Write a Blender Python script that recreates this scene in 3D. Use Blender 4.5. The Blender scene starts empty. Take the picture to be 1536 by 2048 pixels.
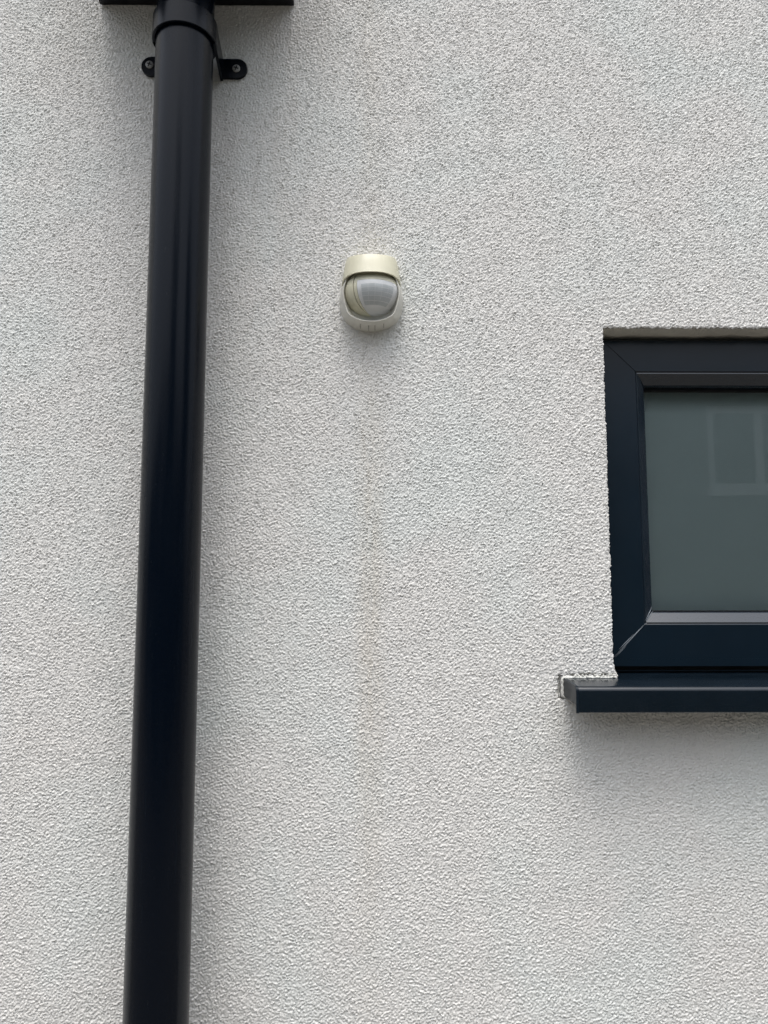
import bpy, bmesh, math, random
import numpy as np
from mathutils import Matrix, Vector

C = bpy.context.scene
COL = C.collection
random.seed(4)
R = math.radians
PI = math.pi
Z0 = 1.6                      # eye height; heights below are given relative to it

# ------------------------------------------------------------------ camera
cam = bpy.data.cameras.new('camera')
cam.sensor_fit = 'VERTICAL'
cam.sensor_height = 36.0
cam.lens = 36.0 * 1450 / 2048
cam.clip_start = 0.02
cam.clip_end = 400
co = bpy.data.objects.new('camera', cam)
COL.objects.link(co)
pitch, roll, yaw = R(5.81), R(-0.02), R(0.34)
fw = Vector((math.sin(yaw) * math.cos(pitch), math.cos(yaw) * math.cos(pitch), math.sin(pitch)))
rt = fw.cross(Vector((0, 0, 1))).normalized()
up = rt.cross(fw)
rt2 = rt * math.cos(roll) + up * math.sin(roll)
up2 = -rt * math.sin(roll) + up * math.cos(roll)
co.matrix_world = Matrix(((rt2.x, up2.x, -fw.x, 0), (rt2.y, up2.y, -fw.y, -0.885),
                          (rt2.z, up2.z, -fw.z, Z0), (0, 0, 0, 1)))
C.camera = co

# ------------------------------------------------------------------ sky, sun, exposure
SUN_EL, SUN_AZ = R(74), R(-168)      # azimuth from +Y, clockwise seen from above
w = bpy.data.worlds.new('World')
C.world = w
w.use_nodes = True
nt = w.node_tree
nt.nodes.clear()
sky = nt.nodes.new('ShaderNodeTexSky')
sky.sky_type = 'NISHITA'
sky.sun_disc = False
sky.sun_elevation = SUN_EL
sky.sun_rotation = SUN_AZ
sky.air_density = 1.0
sky.dust_density = 3.0
hs = nt.nodes.new('ShaderNodeHueSaturation')
hs.inputs['Saturation'].default_value = 0.33
bg = nt.nodes.new('ShaderNodeBackground')
bg.inputs['Strength'].default_value = 0.15
out = nt.nodes.new('ShaderNodeOutputWorld')
nt.links.new(sky.outputs[0], hs.inputs['Color'])
# an overcast sky is about three times as bright overhead as at the horizon
tc = nt.nodes.new('ShaderNodeTexCoord')
sx_ = nt.nodes.new('ShaderNodeSeparateXYZ')
mr = nt.nodes.new('ShaderNodeMapRange')
for k_, v_ in (('From Min', 0.0), ('From Max', 1.0), ('To Min', 0.45), ('To Max', 2.20)):
    mr.inputs[k_].default_value = v_
mu = nt.nodes.new('ShaderNodeVectorMath')
mu.operation = 'SCALE'
nt.links.new(tc.outputs['Generated'], sx_.inputs[0])
nt.links.new(sx_.outputs[2], mr.inputs['Value'])
nt.links.new(hs.outputs[0], mu.inputs[0])
nt.links.new(mr.outputs[0], mu.inputs['Scale'])
nt.links.new(mu.outputs[0], bg.inputs[0])
nt.links.new(bg.outputs[0], out.inputs[0])
sd = bpy.data.lights.new('sun', 'SUN')
sd.energy = 0.85
sd.angle = R(35)
sd.color = (1.0, 0.965, 0.905)
so = bpy.data.objects.new('sun', sd)
COL.objects.link(so)
sv = Vector((math.sin(SUN_AZ) * math.cos(SUN_EL), math.cos(SUN_AZ) * math.cos(SUN_EL), math.sin(SUN_EL)))
so.rotation_euler = (-sv).to_track_quat('-Z', 'Y').to_euler()
so.location = sv * 20
C.view_settings.view_transform = 'Standard'
C.view_settings.look = 'None'
C.view_settings.gamma = 1.0
C.view_settings.exposure = 0.59
C.view_settings.use_curve_mapping = False
C.render.film_transparent = False
C.cycles.use_denoising = True
C.cycles.denoising_prefilter = 'NONE'

# ------------------------------------------------------------------ materials
class NT:
    def __init__(s, name):
        s.m = bpy.data.materials.new(name)
        s.m.use_nodes = True
        s.t = s.m.node_tree
        s.t.nodes.clear()
        s.o = s.n('OutputMaterial')
    def n(s, ty, **kw):
        x = s.t.nodes.new('ShaderNode' + ty)
        for k, v in kw.items():
            setattr(x, k, v)
        return x
    def l(s, a, b):
        s.t.links.new(a, b)
    def val(s, node, **kw):
        for k, v in kw.items():
            node.inputs[k.replace('_', ' ')].default_value = v
        return node
    def noise(s, vec, scale, detail=2.0, rough=0.5):
        x = s.n('TexNoise')
        s.val(x, Scale=scale, Detail=detail, Roughness=rough)
        s.l(vec, x.inputs['Vector'])
        return x.outputs['Fac']
    def ramp(s, fac, a, b, va=0.0, vb=1.0):
        x = s.n('MapRange')
        x.interpolation_type = 'SMOOTHSTEP'
        s.l(fac, x.inputs['Value'])
        s.val(x, From_Min=a, From_Max=b, To_Min=va, To_Max=vb)
        return x.outputs[0]
    def math(s, op, a, b=None):
        x = s.n('Math', operation=op)
        for i, q in enumerate((a, b)):
            if q is None:
                continue
            if isinstance(q, (int, float)):
                x.inputs[i].default_value = q
            else:
                s.l(q, x.inputs[i])
        return x.outputs[0]
    def mix(s, fac, a, b, mode='MIX'):
        x = s.n('Mix', data_type='RGBA', blend_type=mode)
        for i, q in ((0, fac), (6, a), (7, b)):
            if isinstance(q, (int, float)):
                x.inputs[i].default_value = q
            elif isinstance(q, tuple):
                x.inputs[i].default_value = q + (1.0,)
            else:
                s.l(q, x.inputs[i])
        return x.outputs[2]
    def scaled(s, vec, v):
        x = s.n('Mapping')
        x.inputs['Scale'].default_value = v
        s.l(vec, x.inputs[0])
        return x.outputs[0]
    def bump(s, h, strength, dist):
        x = s.n('Bump')
        s.val(x, Strength=strength, Distance=dist)
        s.l(h, x.inputs['Height'])
        return x.outputs[0]
    def bsdf(s, col, rough, normal=None, spec=0.5, metal=0.0):
        p = s.n('BsdfPrincipled')
        for k, q in (('Base Color', col), ('Roughness', rough)):
            if isinstance(q, tuple):
                p.inputs[k].default_value = q + (1.0,)
            elif isinstance(q, (int, float)):
                p.inputs[k].default_value = q
            else:
                s.l(q, p.inputs[k])
        p.inputs['Specular IOR Level'].default_value = spec
        p.inputs['Metallic'].default_value = metal
        if normal is not None:
            s.l(normal, p.inputs['Normal'])
        s.l(p.outputs[0], s.o.inputs[0])
        return p

def render_coat(name, bumped):
    k = NT(name)
    g = k.n('NewGeometry').outputs['Position']
    sep = k.n('SeparateXYZ')
    k.l(g, sep.inputs[0])
    x, z = sep.outputs[0], sep.outputs[2]
    base = (0.770, 0.758, 0.725)
    c = k.mix(k.ramp(k.noise(g, 5.0, 3), 0.42, 0.70), base, (0.748, 0.765, 0.735))
    c = k.mix(k.ramp(k.noise(g, 3.1, 3), 0.52, 0.78), c, (0.765, 0.742, 0.705))
    c = k.mix(k.ramp(k.noise(k.scaled(g, (16, 16, 2.2)), 1.0, 4, 0.6), 0.55, 0.85, 0, 0.4), c, (0.68, 0.71, 0.67))
    # faint ochre run below the sensor
    wob = k.math('MULTIPLY', k.math('SUBTRACT', k.noise(k.scaled(g, (0, 0, 7)), 1.0, 3), 0.5), 0.03)
    dx = k.math('ABSOLUTE', k.math('ADD', k.math('ADD', x, 0.012), wob))
    run = k.ramp(dx, 0.001, 0.027, 1, 0)
    run = k.math('MULTIPLY', run, k.ramp(z, Z0 - 0.62, Z0 - 0.05, 0, 1))
    run = k.math('MULTIPLY', run, k.ramp(z, Z0 + 0.05, Z0 + 0.325, 1, 0.45))
    run = k.math('MULTIPLY', run, k.ramp(k.noise(k.scaled(g, (110, 110, 14)), 1.0, 3, 0.7), 0.3, 0.7, 0.35, 1))
    c = k.mix(k.math('MULTIPLY', run, 0.50), c, (0.625, 0.575, 0.49))
    # pale brown weeping above and to the left of the sensor
    veil = k.math('MULTIPLY', k.ramp(k.math('ABSOLUTE', k.math('ADD', x, 0.135)), 0.02, 0.10, 1, 0), k.ramp(z, Z0 + 0.10, Z0 + 0.50, 0, 1))
    veil = k.math('MULTIPLY', veil, k.ramp(k.noise(k.scaled(g, (26, 26, 2.5)), 1.0, 4, 0.65), 0.35, 0.75, 0.1, 1))
    c = k.mix(k.math('MULTIPLY', veil, 0.5), c, (0.69, 0.65, 0.60))
    # sooty specks lodged in the coat
    c = k.mix(k.ramp(k.noise(g, 420.0, 1), 0.70, 0.76, 0, 0.3), c, (0.30, 0.29, 0.27))
    nrm = None
    if bumped:
        h = k.noise(g, 290.0, 2.5, 0.6)
        nrm = k.bump(h, 0.9, 0.0024)
    else:
        nrm = k.bump(k.noise(g, 900.0, 2.0), 0.35, 0.0006)
    k.bsdf(c, 0.92, nrm, 0.25)
    return k.m

def painted(name, col, rough, spec=0.5, dust=0.0, dustcol=(0.3, 0.3, 0.29), bscale=0, bdist=0, rv=0.18, var=1.18):
    k = NT(name)
    g = k.n('TexCoord').outputs['Object']
    c = k.mix(k.ramp(k.noise(g, 14.0, 4, 0.6), 0.3, 0.75), col, tuple(min(1, v * var) for v in col))
    if dust:
        c = k.mix(k.ramp(k.noise(g, 55.0, 6, 0.7), 0.5, 0.85, 0, dust), c, dustcol)
    r = k.ramp(k.noise(g, 30.0, 4, 0.6), 0.3, 0.7, rough * (1 - rv), rough * (1 + rv))
    n = k.bump(k.noise(g, bscale, 2), 0.25, bdist) if bscale else None
    k.bsdf(c, r, n, spec)
    return k.m

M = {}
M['coat'] = render_coat('mineral_render', False)
M['coat_far'] = render_coat('mineral_render_coarse', True)
M['reveal'] = painted('smooth_render', (0.64, 0.625, 0.56), 0.8, 0.3, 0.25, (0.42, 0.40, 0.30))

def pipe_mat():
    k = NT('black_pipe_plastic')
    g = k.n('TexCoord').outputs['Object']
    streak = k.noise(k.scaled(g, (90, 90, 5)), 1.0, 4, 0.6)
    c = k.mix(k.ramp(streak, 0.5, 0.8, 0, 0.6), (0.0008, 0.0028, 0.0068), (0.0018, 0.0046, 0.0094))
    c = k.mix(k.ramp(k.noise(k.scaled(g, (1, 1, 0.25)), 260.0, 3, 0.7), 0.67, 0.80, 0, 0.4), c, (0.04, 0.044, 0.048))
    r = k.ramp(streak, 0.35, 0.7, 0.20, 0.28)
    k.bsdf(c, r, k.bump(k.noise(k.scaled(g, (1, 1, 0.05)), 60.0, 2), 0.30, 0.0008), 0.19)
    return k.m
M['pipe'] = pipe_mat()
M['clip'] = painted('black_clip_plastic', (0.0009, 0.0026, 0.0058), 0.24, 0.20, 0.06, (0.03, 0.03, 0.03))
M['hopper'] = painted('black_hopper_plastic', (0.002, 0.0026, 0.004), 0.35, 0.36)
M['frame'] = painted('anthracite_frame', (0.0026, 0.0088, 0.0162), 0.29, 0.4, 0.0, (0.03, 0.033, 0.036), rv=0.05)
M['bead'] = painted('smooth_anthracite_bead', (0.0045, 0.0115, 0.0200), 0.24, 0.75, rv=0.05)
M['sill'] = painted('anthracite_sill', (0.0030, 0.0068, 0.0112), 0.20, 0.6, 0.0, (0.03, 0.033, 0.036))
M['cap'] = painted('anthracite_end_cap', (0.0040, 0.0085, 0.0135), 0.34, 0.22)
M['rubber'] = painted('black_gasket', (0.006, 0.006, 0.007), 0.6, 0.3)
M['weld'] = painted('scuffed_weld', (0.20, 0.225, 0.25), 0.5)
M['screw'] = painted('dull_steel', (0.26, 0.26, 0.25), 0.45, 0.6)
M['recess'] = painted('dark_crack_shade', (0.02, 0.02, 0.02), 0.8)
M['cream'] = painted('yellowed_cream_plastic', (0.57, 0.55, 0.42), 0.46, 0.5, 0.12, (0.52, 0.47, 0.33))
M['shell'] = painted('shade_greyed_cream', (0.57, 0.56, 0.505), 0.42, 0.5, 0.2, (0.48, 0.45, 0.36))  # the cream, greyed to hold the lower body's shading
M['groove'] = painted('groove_shadow', (0.26, 0.25, 0.22), 0.7)
M['lens'] = painted('milky_lens', (0.60, 0.61, 0.61), 0.17, 0.55)
M['segment'] = painted('grey_lens_segment', (0.43, 0.455, 0.46), 0.20, 0.55)
M['sealant'] = painted('white_sealant', (0.62, 0.62, 0.58), 0.6, 0.4, 0.3, (0.3, 0.29, 0.26))
M['paving'] = painted('grey_paving', (0.115, 0.106, 0.092), 0.85, 0.3, 0.3, (0.04, 0.043, 0.036))
M['opp_wall'] = painted('grey_green_render', (0.095, 0.11, 0.105), 0.9, 0.2, 0.2, (0.08, 0.09, 0.084))
M['opp_roof'] = painted('dark_roof', (0.06, 0.06, 0.065), 0.8)
M['upvc'] = painted('white_upvc', (0.42, 0.43, 0.43), 0.4)
M['dark_glass'] = painted('dark_glass', (0.02, 0.024, 0.026), 0.08)
M['room'] = painted('dim_room_wall', (0.35, 0.35, 0.33), 0.9, 0.2)

def glass_mat():
    k = NT('clear_pane')
    tr = k.n('BsdfTransparent')
    tr.inputs[0].default_value = (0.965, 0.985, 0.985, 1)
    gl = k.n('BsdfGlossy')
    gl.inputs['Roughness'].default_value = 0.012
    fr = k.n('Fresnel')
    fr.inputs[0].default_value = 1.5
    mx = k.n('MixShader')
    k.l(fr.outputs[0], mx.inputs[0])
    k.l(tr.outputs[0], mx.inputs[1])
    k.l(gl.outputs[0], mx.inputs[2])
    k.l(mx.outputs[0], k.o.inputs[0])
    return k.m
M['glass'] = glass_mat()
M['satin'] = painted('satin_glass', (0.485, 0.57, 0.565), 0.5, 0.4, var=1.03)

# ------------------------------------------------------------------ mesh helpers
def finish(name, bm, mat, parent=None, sharp=35, bevel=0.0, segs=2):
    if bevel:
        es = [e for e in bm.edges if len(e.link_faces) == 2 and e.calc_face_angle(0) > 0.5]
        bmesh.ops.bevel(bm, geom=es, offset=bevel, segments=segs, affect='EDGES', profile=0.6, clamp_overlap=True)
    bmesh.ops.recalc_face_normals(bm, faces=bm.faces)
    me = bpy.data.meshes.new(name)
    bm.to_mesh(me)
    bm.free()
    me.shade_smooth()
    me.set_sharp_from_angle(angle=R(sharp))
    mats = mat if isinstance(mat, (list, tuple)) else [mat]
    for m_ in mats:
        me.materials.append(m_)
    o = bpy.data.objects.new(name, me)
    COL.objects.link(o)
    if parent:
        o.parent = parent
    return o

def empty(name, parent=None, loc=(0, 0, 0)):
    o = bpy.data.objects.new(name, None)
    o.location = loc
    o.empty_display_size = 0.05
    COL.objects.link(o)
    if parent:
        o.parent = parent
    return o

def tag(o, label=None, cat=None, kind=None, group=None):
    for k, v in (('label', label), ('category', cat), ('kind', kind), ('group', group)):
        if v:
            o[k] = v
    return o

def add_box(bm, x0, x1, y0, y1, z0, z1):
    v = [bm.verts.new((x, y, z)) for x in (x0, x1) for y in (y0, y1) for z in (z0, z1)]
    for f in ((0, 1, 3, 2), (4, 6, 7, 5), (0, 4, 5, 1), (2, 3, 7, 6), (0, 2, 6, 4), (1, 5, 7, 3)):
        bm.faces.new([v[i] for i in f])

def box(name, b, mat, parent=None, bevel=0.0):
    bm = bmesh.new()
    add_box(bm, *b)
    return finish(name, bm, mat, parent, bevel=bevel)

def add_prism(bm, pts, axis, a, b):
    """extrude the polygon pts (2-D) along axis from a to b"""
    def P(p, t):
        if axis == 'x': return (t, p[0], p[1])
        if axis == 'y': return (p[0], t, p[1])
        return (p[0], p[1], t)
    A = [bm.verts.new(P(p, a)) for p in pts]
    B = [bm.verts.new(P(p, b)) for p in pts]
    n = len(pts)
    bm.faces.new(A)
    bm.faces.new(B[::-1])
    for i in range(n):
        bm.faces.new((A[i], B[i], B[(i + 1) % n], A[(i + 1) % n]))

def add_loft(bm, rings, closed=True, cap0=False, cap1=False):
    V = [[bm.verts.new(p) for p in r] for r in rings]
    n = len(V[0])
    for a, b in zip(V, V[1:]):
        for i in range(n if closed else n - 1):
            j = (i + 1) % n
            bm.faces.new((a[i], a[j], b[j], b[i]))
    if cap0: bm.faces.new(V[0][::-1])
    if cap1: bm.faces.new(V[-1])
    return V

def circle(cx, cy, z, r, n=96):
    return [(cx + r * math.sin(2 * PI * i / n), cy + r * math.cos(2 * PI * i / n), z) for i in range(n)]

# ------------------------------------------------------------------ ground
ground = box('ground', (-60, 60, -60, 60, -0.3, 0.0), M['paving'])
tag(ground, kind='structure')

# ------------------------------------------------------------------ this house: wall
house = empty('house')
tag(house, 'white rough rendered house wall with dark framed window and black downpipe', 'house')

OX0, OX1 = 0.2815, 0.90          # window opening
OZ0, OZ1 = -0.118, 0.3235

def bandnoise(shape, s, lam, width, seed):
    rng = np.random.default_rng(seed)
    f = np.fft.rfft2(rng.standard_normal(shape))
    kz = np.fft.fftfreq(shape[0], s)[:, None]
    kx = np.fft.rfftfreq(shape[1], s)[None, :]
    kk = np.sqrt(kx * kx + kz * kz) + 1e-9
    f *= np.exp(-0.5 * (np.log(kk * lam) / width) ** 2)
    g = np.fft.irfft2(f, shape)
    return g / g.std()

def build_wall():
    s = 0.00096
    xs = np.arange(-0.518, 0.532 + 1e-6, s)
    zs = np.arange(-0.518, 0.792 + 1e-6, s)
    i0 = int(np.argmin(abs(xs - OX0)))
    j0 = int(np.argmin(abs(zs - OZ0)))
    j1 = int(np.argmin(abs(zs - OZ1)))
    nx, nz = len(xs), len(zs)
    X, Zr = np.meshgrid(xs, zs)
    shp = X.shape
    g = bandnoise(shp, s, 0.0037, 0.55, 1)
    g2 = bandnoise(shp, s, 0.0100, 0.40, 2)
    g3 = bandnoise(shp, s, 0.09, 0.5, 3)
    grain = np.where(g > 0, 1.15 * g / (1 + 0.38 * g), 1.05 * g)
    amp = 1.0 + 0.04 * bandnoise(shp, s, 0.05, 0.5, 4) + 0.20 * bandnoise(shp, s, 0.012, 0.5, 8)
    pit = np.clip(bandnoise(shp, s, 0.0065, 0.45, 11) - 1.9, 0, 1.2)
    lump = np.clip(bandnoise(shp, s, 0.0060, 0.45, 12) - 1.7, 0, 1.2)
    h = (0.00055 * grain * amp + 0.00012 * g2) + 0.00012 * g3 - 0.0006 * pit + 0.0008 * lump
    # flatten towards the rim of the dense patch
    d = np.minimum(np.minimum(X - xs[0], xs[-1] - X), np.minimum(Zr - zs[0], zs[-1] - Zr))
    h *= np.clip(d / 0.012, 0, 1)
    # groove left by the fitter round the end of the sill
    gx = np.exp(-((X - 0.2156 - 0.0005 * g2) / 0.0012) ** 2) * ((Zr < -0.1070) & (Zr > -0.1345))
    gz = np.exp(-((Zr + 0.1066 - 0.0006 * g2) / 0.0011) ** 2) * ((X > 0.2165) & (X < 0.281)) * np.clip(0.55 + 0.55 * bandnoise(shp, s, 0.012, 0.5, 7), 0, 1)
    gb = np.exp(-((Zr + 0.1335 - 0.0005 * g2) / 0.0009) ** 2) * ((X > 0.2160) & (X < 0.224))
    h -= 0.0070 * np.clip(gx + gz + gb, 0, 1)
    # ragged arrises round the opening
    X = X.copy(); Z = Zr.copy()
    jz = 0.8 * bandnoise(shp, s, 0.0045, 0.5, 5) + 0.8 * bandnoise(shp, s, 0.018, 0.6, 6)
    nearx = np.clip(1 - (xs[i0] - X) / (6 * s), 0, 1) * (X <= xs[i0] + 1e-6) * (Zr > OZ0 - 0.004) * (Zr < OZ1 + 0.004)
    flare = 0.005 * np.clip((-0.088 - Zr) / 0.02, 0, 1) ** 2
    X += nearx * (0.00042 * jz + flare)
    nearz = np.clip(1 - (Zr - zs[j1]) / (6 * s), 0, 1) * (Zr >= zs[j1] - 1e-6) * (X > OX0 - 0.004)
    Z += nearz * (0.00045 * jz)
    soft = np.maximum(nearx, nearz)
    h -= 0.0012 * np.clip(soft - 0.6, 0, 1) ** 2 / 0.16
    verts = np.stack([X, -h, Z + Z0], -1).reshape(-1, 3)
    ids = np.arange(nx * nz).reshape(nz, nx)
    a = ids[:-1, :-1]; b = ids[:-1, 1:]; c = ids[1:, 1:]; e = ids[1:, :-1]
    keep = np.ones(a.shape, bool)
    keep[j0:j1, i0:] = False
    quads = np.stack([a, b, c, e], -1)[keep]
    used = np.zeros(nx * nz, bool)
    used[quads.ravel()] = True
    extra_v, extra_q, mat_q = [], [], []
    base_n = nx * nz
    rngs = np.random.default_rng(9)
    def skirt(loop, inward, wob):
        rows = [loop]
        p0 = verts[loop]
        for depth, off in ((0.0012, 0.0002), (0.006, 0.0006), (0.031, 0.0008), (0.09, 0.0008)):
            p = p0.copy()
            p[:, 1] = depth
            t = 0.0 if depth < 0.003 else 1.0
            if inward == 'x':
                p[:, 0] = (1 - t) * (p0[:, 0] - off) + t * (xs[i0] - off)
            elif inward == 'z':
                p[:, 2] = (1 - t) * (p0[:, 2] + off) + t * (zs[j1] + Z0 + off)
                if depth > 0.03:
                    p[:, 2] += wob
            start = base_n + sum(len(q) for q in extra_v)
            extra_v.append(p)
            rows.append(np.arange(start, start + len(p)))
        for k, (r0, r1) in enumerate(zip(rows, rows[1:])):
            q = np.stack([r0[:-1], r0[1:], r1[1:], r1[:-1]], -1)
            extra_q.append(q)
            mat_q.append(np.full(len(q), 0 if k < 1 else 2))
    lw = len(range(i0, nx))
    wob = 0.0006 * np.interp(np.arange(lw), np.arange(0, lw + 14, 14), rngs.standard_normal(len(np.arange(0, lw + 14, 14))))
    skirt(ids[j0:j1 + 1, i0], 'x', 0)
    skirt(ids[j1, i0:], 'z', wob)
    skirt(ids[j0, i0:], 'n', 0)
    # the plain wall all round, out of the photograph's frame
    ox, ozb, ozt = 3.2, -1.6, 1.55
    gx_ = [-ox, xs[0], xs[-1], OX1, ox]
    gz_ = [ozb, zs[0], zs[j0], zs[j1], zs[-1], ozt]
    def quad(p):
        start = base_n + sum(len(q) for q in extra_v)
        extra_v.append(np.array(p, float))
        extra_q.append(np.array([[start, start + 1, start + 2, start + 3]]))
        mat_q.append(np.array([1]))
    for xi in range(4):
        for zi in range(5):
            if xi == 1 and zi in (1, 2, 3):
                continue
            if xi == 2 and zi == 2:
                continue
            x0, x1, za, zb = gx_[xi], gx_[xi + 1], gz_[zi] + Z0, gz_[zi + 1] + Z0
            quad([(x0, 0, za), (x1, 0, za), (x1, 0, zb), (x0, 0, zb)])
    # far reveals
    zt, zb_ = zs[j1] + Z0, zs[j0] + Z0
    quad([(xs[-1], 0, zt), (OX1, 0, zt), (OX1, 0.09, zt), (xs[-1], 0.09, zt)])
    quad([(OX1, 0, zb_), (OX1, 0, zt), (OX1, 0.09, zt), (OX1, 0.09, zb_)])
    quad([(xs[-1], 0, zb_), (OX1, 0, zb_), (OX1, 0.09, zb_), (xs[-1], 0.09, zb_)])
    # ends and top: the wall is 0.3 m thick
    T = 0.30
    quad([(-ox, 0, ozb + Z0), (-ox, T, ozb + Z0), (-ox, T, ozt + Z0), (-ox, 0, ozt + Z0)])
    quad([(ox, 0, ozb + Z0), (ox, T, ozb + Z0), (ox, T, ozt + Z0), (ox, 0, ozt + Z0)])
    quad([(-ox, 0, ozt + Z0), (ox, 0, ozt + Z0), (ox, T, ozt + Z0), (-ox, T, ozt + Z0)])
    allv = np.concatenate([verts] + extra_v)
    allq = np.concatenate([quads] + extra_q)
    mats = np.concatenate([np.zeros(len(quads), int)] + mat_q)
    used = np.zeros(len(allv), bool)
    used[allq.ravel()] = True
    remap = np.cumsum(used) - 1
    allv = allv[used]
    allq = remap[allq]
    me = bpy.data.meshes.new('wall')
    me.vertices.add(len(allv))
    me.vertices.foreach_set('co', allv.astype(np.float32).ravel())
    me.loops.add(len(allq) * 4)
    me.loops.foreach_set('vertex_index', allq.astype(np.int32).ravel())
    me.polygons.add(len(allq))
    me.polygons.foreach_set('loop_start', np.arange(0, len(allq) * 4, 4, dtype=np.int32))
    me.polygons.foreach_set('material_index', mats.astype(np.int32))
    me.update(calc_edges=True)
    me.shade_smooth()
    for m_ in (M['coat'], M['coat_far'], M['reveal']):
        me.materials.append(m_)
    o = bpy.data.objects.new('wall', me)
    COL.objects.link(o)
    o.parent = house
    return o
build_wall()

# ------------------------------------------------------------------ window (part of the house)
window = empty('window', house)
FX0, FX1 = 0.2892, 0.886           # outer frame
FZ0, FZ1 = -0.0996, 0.3186
IX0, IX1 = 0.3325, 0.8425          # where the flat face ends
IZ0, IZ1 = -0.0472, 0.2755
YF = 0.030                         # front of the frame behind the wall face

def mitred(profile, outer, inner, side):
    """a bar swept along one side; profile: (t, y), t = 0 outer edge .. 1 inner edge"""
    (ox0, oz0, ox1, oz1), (ix0, iz0, ix1, iz1) = outer, inner
    bm = bmesh.new()
    A, B = [], []
    for t, y in profile:
        L = ox0 + (ix0 - ox0) * t; Rr = ox1 + (ix1 - ox1) * t
        D = oz0 + (iz0 - oz0) * t; U = oz1 + (iz1 - oz1) * t
        a, b = {'t': ((L, U), (Rr, U)), 'b': ((L, D), (Rr, D)), 'l': ((L, D), (L, U)), 'r': ((Rr, D), (Rr, U))}[side]
        A.append((a[0], y, a[1] + Z0)); B.append((b[0], y, b[1] + Z0))
    add_loft(bm, [A, B], closed=True, cap0=True, cap1=True)
    return bm

# the flat outer bars; the mitres run at 45 degrees through the inner corner
def frame_profile(wd):
    e = 0.0012 / wd
    return [(0.0, YF + 0.075), (0.0, YF + 0.0015), (e, YF), (1 - e, YF), (1.0, YF + 0.0010), (1.0, YF + 0.075)]
g = 0.00018                        # hairline left open at each mitre
MZ0 = IZ0 - (IX0 - FX0)
for side in 'tblr':
    o_ = (FX0, MZ0 if side != 'b' else MZ0, FX1, FZ1)
    pf = frame_profile(0.043)
    if side == 'b':
        pf = [(0.0, YF + 0.075), (0.0, YF)] + pf[3:]
    bm = mitred(pf, (FX0, MZ0, FX1, FZ1), (IX0, IZ0, IX1, IZ1), side)
    dx, dz = {'t': (0, g), 'b': (0, -g), 'l': (-g, 0), 'r': (g, 0)}[side]
    bmesh.ops.translate(bm, verts=bm.verts, vec=(dx, 0, dz))
    finish('frame_bar', bm, M['frame'], window, sharp=15)
# lower upstand of the bottom bar, below its mitres
bm = bmesh.new()
add_box(bm, FX0, FX1, YF, YF + 0.075, FZ0 + Z0, MZ0 + Z0 - g - 0.00002)
finish('frame_foot', bm, M['frame'], window)

GX0, GX1 = 0.3456, 0.8294           # inner edge of the glazing bead
GZ0, GZ1 = -0.0335, 0.2597
def bead_profile():
    return [(0.0, YF + 0.012), (0.0, YF + 0.0016), (0.09, YF + 0.0013), (0.94, YF + 0.0098), (1.0, YF + 0.0112), (1.0, YF + 0.034), (0.0, YF + 0.034)]
for side in 'tblr':
    bm = mitred(bead_profile(), (IX0 + .0003, IZ0 + .0003, IX1 - .0003, IZ1 - .0003), (GX0, GZ0, GX1, GZ1), side)
    dx, dz = {'t': (0, g), 'b': (0, -g), 'l': (-g, 0), 'r': (g, 0)}[side]
    finish('glazing_bead', bm, M['bead'], window, sharp=7)
bm = bmesh.new()
for q in ((GX0, GX1, GZ1 - 0.0022, GZ1 - 0.0003), (GX0, GX1, GZ0 + 0.0003, GZ0 + 0.0016)):
    add_box(bm, q[0] + .0005, q[1] - .0005, YF + 0.024, YF + 0.0335, q[2] + Z0, q[3] + Z0)
for q in ((GX0 + 0.0003, GX0 + 0.0012), (GX1 - 0.0012, GX1 - 0.0003)):
    add_box(bm, q[0], q[1], YF + 0.024, YF + 0.0335, GZ0 + Z0 + 0.002, GZ1 + Z0 - 0.0025)
finish('gasket', bm, M['rubber'], window)
box('pane', (GX0 - 0.010, GX1 + 0.010, YF + 0.0345, YF + 0.0385, GZ0 - 0.010 + Z0, GZ1 + 0.010 + Z0), M['glass'], window)
box('satin_pane', (GX0 - 0.010, GX1 + 0.010, YF + 0.0445, YF + 0.0485, GZ0 - 0.010 + Z0, GZ1 + 0.010 + Z0), M['satin'], window)
bm = bmesh.new()
add_box(bm, GX0 - 0.009, GX1 + 0.009, YF + 0.0387, YF + 0.0443, GZ1 + 0.0015 + Z0, GZ1 + 0.009 + Z0)
add_box(bm, GX0 - 0.009, GX1 + 0.009, YF + 0.0387, YF + 0.0443, GZ0 - 0.009 + Z0, GZ0 - 0.0015 + Z0)
add_box(bm, GX0 - 0.009, GX0 - 0.0015, YF + 0.0387, YF + 0.0443, GZ0 - 0.001 + Z0, GZ1 + 0.001 + Z0)
add_box(bm, GX1 + 0.0015, GX1 + 0.009, YF + 0.0387, YF + 0.0443, GZ0 - 0.001 + Z0, GZ1 + 0.001 + Z0)
finish('spacer_bar', bm, M['rubber'], window)
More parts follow.
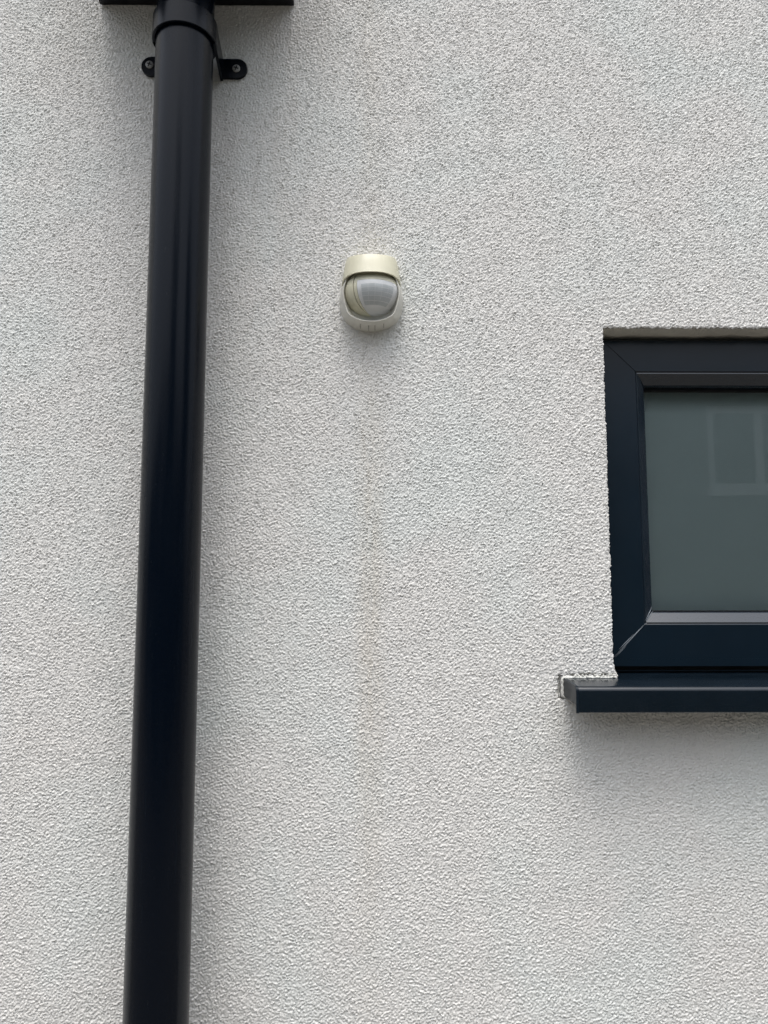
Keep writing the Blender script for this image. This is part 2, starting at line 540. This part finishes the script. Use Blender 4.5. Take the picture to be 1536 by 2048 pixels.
# pale scuffs along the lower left weld
def sliver(bm, p, q, wd, y0, y1, th=0.0004):
    p, q = Vector((p[0], 0, p[1] + Z0)), Vector((q[0], 0, q[1] + Z0))
    d = (q - p).normalized()
    n = Vector((-d.z, 0, d.x)) * wd / 2
    mid = (p + q) / 2
    pts = [(p, y0), (mid + n * 1.0, (y0 + y1) / 2), (q, y1), (mid - n * 1.0, (y0 + y1) / 2)]
    A = [bm.verts.new((v.x, y - th, v.z)) for v, y in pts]
    B = [bm.verts.new((v.x, y + th, v.z)) for v, y in pts]
    bm.faces.new(A); bm.faces.new(B[::-1])
    for i in range(4):
        bm.faces.new((A[i], B[i], B[(i + 1) % 4], A[(i + 1) % 4]))
bm = bmesh.new()
y = YF
sliver(bm, (0.2900, -0.0902), (0.3325, -0.0476), 0.0009, y, y)
sliver(bm, (0.2985, -0.0790), (0.3170, -0.0605), 0.0011, y, y)
sliver(bm, (0.3100, -0.0690), (0.3325, -0.0470), 0.0008, y, y)
sliver(bm, (0.2940, -0.0880), (0.3080, -0.0742), 0.0006, y, y)
sliver(bm, (0.3325, -0.0475), (0.3468, -0.0338), 0.0014, y + .0010, y + .0108)
sliver(bm, (0.3330, -0.0440), (0.3455, -0.0262), 0.0009, y + .0010, y + .0098)
sliver(bm, (0.3335, -0.0450), (0.3462, -0.0318), 0.0010, y + .0012, y + .0104)
sliver(bm, (0.3335, -0.0474), (0.3415, -0.0400), 0.0022, y + .0012, y + .0068)
sliver(bm, (0.3465, -0.0352), (0.3510, -0.0352), 0.0026, y + .0096, y + .0096)
finish('weld_scuff', bm, M['weld'], window)
bm = bmesh.new()
sliver(bm, (0.2900, 0.3178), (0.3325, 0.2756), 0.0005, y - .0001, y - .0001)
finish('mitre_joint', bm, M['rubber'], window)
bm = bmesh.new()
sliver(bm, (0.3325, 0.2752), (0.3470, 0.2565), 0.0016, y + .0010, y + .0106)
finish('weld_scuff', bm, M['frame'], window)
# the dim room behind
room = bmesh.new()
add_box(room, FX0 - .2, FX1 + .2, 0.32, 1.6, -0.6 + Z0, 0.7 + Z0)
finish('room', room, M['room'], house)

# ------------------------------------------------------------------ sill (part of the house)
SX0, SX1 = 0.2206, 0.96
def sill_profile():
    zf, zw = -0.1130, -0.1104
    pts = [(0.045, -0.1076), (0.0, zw)]
    pts += [(-0.0488, zf + 0.0001)]
    r = 0.0058
    for k in range(1, 8):
        a = PI / 2 * k / 7
        pts.append((-0.0492 - r * math.sin(a), zf - r + r * math.cos(a)))
    pts += [(-0.0550, -0.1412), (-0.0540, -0.1420), (-0.0525, -0.1420), (-0.0515, -0.1412), (-0.0515, -0.1330), (0.0, -0.1310), (0.045, -0.1310)]
    return [(a, b + Z0) for a, b in pts]
bm = bmesh.new()
add_prism(bm, sill_profile(), 'x', SX0 + 0.0034, SX1)
sill = finish('window_sill', bm, M['sill'], house, sharp=30)
cx = SX0 + 0.0031
prof = sill_profile()
pc = [(a - 0.0005 if a < -0.04 else a, b + (0.0005 if i < 10 else -0.0004)) for i, (a, b) in enumerate(prof)]
bm = bmesh.new()
add_prism(bm, pc, 'x', SX0, cx)
finish('end_cap', bm, M['cap'], sill, sharp=30, bevel=0.0004, segs=1)
# black strip added as the shade under the frame; thin gasket edge before it
box('frame_gap_shade', (FX0 - 0.004, FX1, 0.040, 0.075, -0.1090 + Z0, -0.0998 + Z0), M['rubber'], sill)
box('gasket_edge', (FX0 - 0.001, FX1, 0.0345, 0.0395, -0.1062 + Z0, -0.1052 + Z0), M['frame'], sill)
# sealant round the end of the sill
def tube(bm, pts, rad, n=8):
    rings = []
    for i, p in enumerate(pts):
        a = Vector(pts[max(0, i - 1)]); b = Vector(pts[min(len(pts) - 1, i + 1)])
        d = (b - a).normalized()
        u = Vector((0, 1, 0))
        v = d.cross(u).normalized()
        r = rad * (0.75 + 0.5 * random.random())
        rings.append([tuple(Vector(p) + (u * math.cos(t) * 1.0 + v * math.sin(t)) * r) for t in [2 * PI * k / n for k in range(n)]])
    add_loft(bm, rings, True, True, True)
bm = bmesh.new()
path = [(0.2225, -0.1326), (0.2205, -0.1318)]
path += [(0.2192 + 0.0004 * math.sin(k * 1.7), -0.1300 + 0.0178 * k / 10) for k in range(11)]
path += [(0.2200, -0.1108), (0.2215, -0.1098)]
path += [(0.2235 + 0.056 * k / 34, -0.1097 + 0.0004 * random.uniform(-1, 1)) for k in range(35)]
tube(bm, [(p[0], -0.0002, p[1] + Z0) for p in path], 0.0016)
finish('sealant', bm, M['sealant'], sill)
# thin dark tubes added as the shade in the crack beside the sealant
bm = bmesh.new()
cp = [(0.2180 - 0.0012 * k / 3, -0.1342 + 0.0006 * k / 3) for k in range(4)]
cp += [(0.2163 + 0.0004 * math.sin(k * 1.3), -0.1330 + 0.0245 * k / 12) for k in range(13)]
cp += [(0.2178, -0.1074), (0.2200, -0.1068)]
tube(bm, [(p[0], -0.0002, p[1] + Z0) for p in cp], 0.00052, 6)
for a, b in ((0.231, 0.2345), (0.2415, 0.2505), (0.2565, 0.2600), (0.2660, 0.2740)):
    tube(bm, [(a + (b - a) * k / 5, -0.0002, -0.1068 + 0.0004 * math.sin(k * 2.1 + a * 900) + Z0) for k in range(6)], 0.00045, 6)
finish('crack_shade', bm, M['recess'], sill)
# crumbs of render coat on the back edge of the sill
bm = bmesh.new()
for k in range(46):
    x_ = random.uniform(0.232, 0.284)
    c_ = Vector((x_, -0.0008 + random.uniform(-.0008, .0004), -0.1082 + random.uniform(-.0012, .0022) + Z0))
    r_ = random.uniform(0.0005, 0.0014)
    mtx = Matrix.Translation(c_) @ Matrix.Rotation(random.uniform(0, 6), 4, Vector((random.random(), random.random(), 1)).normalized()) @ Matrix.Diagonal((1.3, .9, .8, 1))
    bmesh.ops.create_icosphere(bm, subdivisions=1, radius=r_, matrix=mtx)
crumbs = finish('render_crumbs', bm, M['sealant'], sill)
tag(crumbs, kind='stuff')

# ------------------------------------------------------------------ downpipe
PX, PY, PR = -0.2376, -0.062, 0.034
pipe_root = empty('downpipe', None, (PX, PY, 0))
tag(pipe_root, 'round black plastic downpipe running down the rendered wall under the hopper', 'downpipe')
bm = bmesh.new()
rings = [circle(0, 0, z, PR) for z in (0.02, 0.6, 1.2, 1.6, 2.0, Z0 + 0.748)]
add_loft(bm, rings, True, True, True)
finish('pipe', bm, M['pipe'], pipe_root)
# clip: a band round the pipe, two arms back to the wall, two lugs
ZB, ZT = Z0 + 0.6560, Z0 + 0.6835
bm = bmesh.new()
RO, RI = 0.0384, 0.0347
prof = [(RI, ZB + .0004), (RI + .0006, ZB), (RO - .0006, ZB), (RO, ZB + .0007), (RO, ZT - .0007), (RO - .0006, ZT), (RI + .0006, ZT), (RI, ZT - .0004)]
n = 96
V = [[bm.verts.new((r * math.sin(2 * PI * i / n), r * math.cos(2 * PI * i / n), z)) for r, z in prof] for i in range(n)]
for i in range(n):
    for k in range(len(prof)):
        bm.faces.new((V[i][k], V[i][(k + 1) % len(prof)], V[(i + 1) % n][(k + 1) % len(prof)], V[(i + 1) % n][k]))
band = finish('clip', bm, M['clip'], pipe_root, sharp=25)
for sgn in (-1, 1):
    bm = bmesh.new()
    xa, xb = 0.0384, 0.0335          # arm at the band, arm at the wall
    yw = -PY - 0.0010
    A = []
    pts = [(xa, -0.004), (xb, yw - 0.003), (xb, yw), (xb - 0.0034, yw), (xa - 0.0036, -0.004)]
    dzl = -0.0018 if sgn > 0 else 0.0008
    add_prism(bm, [(sgn * a, b) for a, b in pts], 'z', ZB + min(dzl, 0), ZT - 0.0003)
    finish('clip_arm', bm, M['clip'], band, bevel=0.0005, segs=1)
    # lug with a rounded end
    bm = bmesh.new()
    hz = 0.0130
    zc = (ZT + ZB) / 2 + 0.0012 + dzl
    xe = 0.0651 if sgn > 0 else 0.0722
    zs_ = zc + (-0.0008 if sgn > 0 else 0.0015)
    lug = [(xb + 0.0002, -hz), ]
    for k in range(17):
        a = -PI / 2 + PI * k / 16
        lug.append((xe - hz + hz * math.cos(a), hz * math.sin(a)))
    lug.append((xb + 0.0002, hz))
    add_prism(bm, [(sgn * a, b + zc) for a, b in lug], 'y', yw - 0.0040, yw)
    finish('clip_lug', bm, M['clip'], band, bevel=0.0006, segs=2)
    # screw with a cross recess
    sx = sgn * (0.0512 if sgn > 0 else 0.0615)
    bm = bmesh.new()
    rr = 0.0050
    ring = lambda y_, r_: [(sx + r_ * math.cos(2 * PI * k / 32), y_, zs_ + r_ * math.sin(2 * PI * k / 32)) for k in range(32)]
    add_loft(bm, [ring(yw - 0.0038, rr), ring(yw - 0.0052, rr), ring(yw - 0.0060, rr * .8), ring(yw - 0.0062, rr * .3)], True, False, True)
    # recess arms: dark facets sunk into the head
    sc = finish('screw', bm, [M['screw'], M['recess']], band)
    bm = bmesh.new()
    bm.from_mesh(sc.data)
    for ang in (0.35, 0.35 + PI / 2):
        mt = Matrix.Translation((sx, yw - 0.00615, zs_)) @ Matrix.Rotation(ang, 4, 'Y')
        f0 = len(bm.faces)
        r_ = bmesh.ops.create_cube(bm, size=1.0, matrix=mt @ Matrix.Diagonal((0.0066, 0.0004, 0.0017, 1)))
        for f in {f for v in r_['verts'] for f in v.link_faces}:
            f.material_index = 1
    bm.to_mesh(sc.data)
    bm.free()

# ------------------------------------------------------------------ hopper
hop = empty('rainwater_hopper', None, (PX, -0.002, Z0 + 0.760))
tag(hop, 'black box shaped rainwater hopper on the wall at the head of the downpipe', 'rainwater hopper')
hx0, hx1 = -0.3672 - PX, -0.1130 - PX
bm = bmesh.new()
add_box(bm, hx0, hx1, -0.150, 0.0, 0.0, 0.175)
finish('hopper_body', bm, M['hopper'], hop, bevel=0.0035, segs=3)
bm = bmesh.new()
add_box(bm, hx0 - 0.008, hx1 + 0.008, -0.158, 0.0, 0.1755, 0.20)
finish('hopper_rim', bm, M['hopper'], hop, bevel=0.003)
bm = bmesh.new()
add_loft(bm, [circle(0, PY + 0.002, 0.0, 0.0405, 64), circle(0, PY + 0.002, -0.007, 0.0385, 64), circle(0, PY + 0.002, -0.007, 0.0345, 64), circle(0, PY + 0.002, 0.0, 0.0345, 64)], True)
finish('outlet', bm, M['hopper'], hop)

# ------------------------------------------------------------------ motion sensor
SXC, SZC = -0.0106, Z0 + 0.358
sen = empty('motion_sensor', None, (SXC, 0, SZC))
tag(sen, 'cream hooded outdoor motion sensor with grey lens fixed on the rendered wall', 'motion sensor')

def smooth_closed(pts, n):
    """Catmull-Rom through a closed 2-D loop"""
    m_ = len(pts)
    outp = []
    for i in range(n):
        t = i / n * m_
        k = int(t); f = t - k
        p = [np.array(pts[(k + q) % m_]) for q in (-1, 0, 1, 2)]
        outp.append(tuple(0.5 * ((2 * p[1]) + (-p[0] + p[2]) * f + (2 * p[0] - 5 * p[1] + 4 * p[2] - p[3]) * f ** 2 + (-p[0] + 3 * p[1] - 3 * p[2] + p[3]) * f ** 3)))
    return outp
mm = 0.001
half_A = [(0, -40), (12, -38.6), (24, -34), (33.5, -26), (38.6, -14), (40.3, -4), (39.9, 4), (38.4, 12), (35.6, 20), (32, 30), (27, 42), (14, 47)]
half_B = [(0, -36.8), (10, -35.9), (20, -32.6), (27.6, -27.6), (31.0, -20), (33.6, -10), (34.8, -2), (34.2, 6), (32.0, 14), (29.0, 22), (24, 31), (14, 35)]
def loop(half, n=120):
    pts = [(x_ * mm, z_ * mm) for x_, z_ in half] + [(0, (half[-1][1] + 1) * mm)] + [(-x_ * mm, z_ * mm) for x_, z_ in half[:0:-1]]
    return smooth_closed(pts, n)
LA, LB = loop(half_A), loop(half_B)
def ringy(L, y_, k=1.0):
    return [(p[0] * k, y_, p[1] * k) for p in L]
lerp = lambda t: [((1 - t) * a[0] + t * b[0], (1 - t) * a[1] + t * b[1]) for a, b in zip(LA, LB)]
bm = bmesh.new()
add_loft(bm, [ringy(LA, 0.003), ringy(lerp(0.0), -0.004), ringy(lerp(0.28), -0.012), ringy(lerp(0.72), -0.021), ringy(lerp(0.97), -0.0262),
              ringy(LB, -0.0272, 0.99), ringy(LB, -0.0270, 0.972), ringy(LB, -0.0215, 0.93), ringy(LB, -0.0120, 0.80)], True, True, True)
housing = finish('housing', bm, M['shell'], sen, sharp=28)
# drain slots on the underside: thin bars with groove shade in their colour
bm = bmesh.new()
for t in (-13.5, -3.2, 4.6, 15.5):
    zb_ = -40 + 0.0115 * t * t
    for (ya, yb, up_) in ((-0.003, -0.0175, 0.0), ):
        add_box(bm, (t - .35) * mm, (t + .35) * mm, yb, ya, (zb_ - 0.10) * mm, (zb_ + 2.4) * mm)
finish('slot_shade_bar', bm, M['groove'], housing)

# hood: a drooping D-shaped shell
def dplan(hw, p, z_, slope, n=64, ex=2.35):
    r_ = []
    for i in range(n + 1):
        a = PI * i / n
        c_, s_ = math.cos(a), math.sin(a)
        x_ = -hw * math.copysign(abs(c_) ** (2 / ex), c_)
        y_ = -p * abs(s_) ** (2 / ex)
        r_.append((x_, y_, z_ + slope * y_))
    return r_
bm = bmesh.new()
levels = [(0.0366, 0.0478, 0.0176, 0.0), (0.0371, 0.0482, 0.0178, 0.0), (0.0371, 0.0481, 0.0186, 0.01), (0.0360, 0.0466, 0.0285, 0.08),
          (0.0343, 0.0446, 0.0400, 0.16), (0.0328, 0.0428, 0.0485, 0.22), (0.0316, 0.0414, 0.0521, 0.235), (0.0285, 0.0380, 0.0531, 0.24)]
rings = [dplan(*q) for q in levels]
inner = [dplan(0.0352, 0.0462, 0.0176, 0.0), dplan(0.0338, 0.0440, 0.0340, 0.1)]
V = add_loft(bm, inner[::-1] + rings, closed=False)
bm.faces.new(V[-1])
bm.faces.new(V[0][::-1])
finish('hood', bm, M['cream'], sen, sharp=40)

# ball: lens sector, fixed rim and blanking shutter on one dome
BC = Vector((0.0008, -0.0130, 0.0040))
RX, RY, RZ = 0.0342, 0.0320, 0.0288
def dome(phi0, phi1, lat0, lat1, k, nphi, nlat):
    bm = bmesh.new()
    g_ = []
    for j in range(nlat + 1):
        la = lat0 + (lat1 - lat0) * j / nlat
        row = []
        for i in range(nphi + 1):
            ph = phi0 + (phi1 - phi0) * i / nphi
            row.append(bm.verts.new((BC.x + k * RX * math.cos(la) * math.sin(ph), BC.y - k * RY * math.cos(la) * math.cos(ph), BC.z + k * RZ * math.sin(la))))
        g_.append(row)
    for j in range(nlat):
        for i in range(nphi):
            bm.faces.new((g_[j][i], g_[j][i + 1], g_[j + 1][i + 1], g_[j + 1][i]))
    return bm, g_
def thick_dome(name, phi0, phi1, lat0, lat1, k, t, mat, parent, nphi=40, nlat=28):
    bm, _ = dome(phi0, phi1, lat0, lat1, k, nphi, nlat)
    bmesh.ops.recalc_face_normals(bm, faces=bm.faces)
    bmesh.ops.solidify(bm, geom=bm.faces[:], thickness=t)
    return finish(name, bm, mat, parent, sharp=40)
bottom = R(-89)
lens = thick_dome('lens', R(-31.2), R(118), bottom, R(11.5), 1.0, 0.0012, M['lens'], sen, 56, 36)
thick_dome('lens_rim', R(-39.6), R(-31.9), bottom, R(40), 1.006, 0.0014, M['cream'], sen, 8, 36)
thick_dome('lens_rim', R(-31.7), R(118), R(11.8), R(40), 1.004, 0.0014, M['cream'], sen, 48, 10)
thick_dome('shutter', R(-118), R(-41.6), bottom, R(40), 1.012, 0.0014, M['cream'], sen, 36, 36)
bm = bmesh.new()
bmesh.ops.create_uvsphere(bm, u_segments=32, v_segments=20, radius=1.0, matrix=Matrix.Translation(BC) @ Matrix.Diagonal((RX * .955, RY * .955, RZ * .955, 1)))
finish('lens_core', bm, M['recess'], sen)
rows = [(0.5, -7.2), (-8.4, -17), (-18.2, -27), (-28.2, -39), (-40.4, -50)]
for a, b in rows:
    ncol = 5
    for c_ in range(ncol):
        p0 = -22 + 73 * c_ / ncol + 0.35
        p1 = -22 + 73 * (c_ + 1) / ncol - 0.35
        thick_dome('lens_segment', R(p0), R(p1), R(b), R(a), 1.003, 0.0004, M['segment'], lens, 4, 3)

# ------------------------------------------------------------------ the house across the way (seen mirrored in the window)
opp = empty('opposite_house', None, (0, -6.0, 0))
tag(opp, 'grey rendered house facing this wall with a white framed upper window', 'house')
WX0, WX1, WZ0, WZ1 = 3.23, 4.95, 2.53, 3.38
def wall_with_hole(name, x0, x1, z0, z1, hole, ya, yb, mat, parent):
    bm = bmesh.new()
    hx0, hx1, hz0, hz1 = hole
    for q in ((x0, hx0, z0, z1), (hx1, x1, z0, z1), (hx0, hx1, z0, hz0), (hx0, hx1, hz1, z1)):
        add_box(bm, q[0], q[1], ya, yb, q[2], q[3])
    return finish(name, bm, mat, parent)
wall_with_hole('wall', -15, 17, 0.0, 3.52, (WX0, WX1, WZ0, WZ1), -0.3, 0.0, M['opp_wall'], opp)
box('roof', (-15, 17, -6.5, -0.302, 3.25, 3.48), M['opp_roof'], opp)
box('parapet', (-15.05, 17.05, -0.34, 0.04, 3.523, 3.58), M['opp_roof'], opp, 0.01)
box('added_tall_block', (-0.85, 1.45, -5.5, -0.303, 3.49, 5.9), M['opp_wall'], opp)  # unseen block added to mirror as a dark stripe in the pipe
box('added_side_block', (6.2, 12.5, 0.003, 1.6, 0.0, 6.2), M['opp_wall'], opp)  # unseen too, added to darken the right of the pipe's reflection
ow = empty('window', opp)
fwid = 0.075
for q in ((WX0, WX1, WZ1 - fwid, WZ1), (WX0, WX1, WZ0, WZ0 + fwid)):
    box('frame_bar', (q[0], q[1], -0.10, -0.03, q[2], q[3]), M['upvc'], ow, 0.006)
for q in ((WX0, WX0 + fwid), (3.72, 3.72 + fwid), (4.30, 4.30 + fwid), (WX1 - fwid, WX1)):
    box('frame_bar', (q[0], q[1], -0.098, -0.032, WZ0 + fwid, WZ1 - fwid), M['upvc'], ow, 0.006)
xs_ = [WX0 + fwid, 3.72, 3.72 + fwid, 4.30, 4.30 + fwid, WX1 - fwid]
for k in (0, 2, 4):
    box('pane', (xs_[k], xs_[k + 1], -0.075, -0.065, WZ0 + fwid, WZ1 - fwid), M['dark_glass'], ow)
box('sill', (WX0 - 0.06, WX1 + 0.06, -0.03, 0.08, WZ0 - 0.06, WZ0 - 0.001), M['upvc'], opp, 0.006)
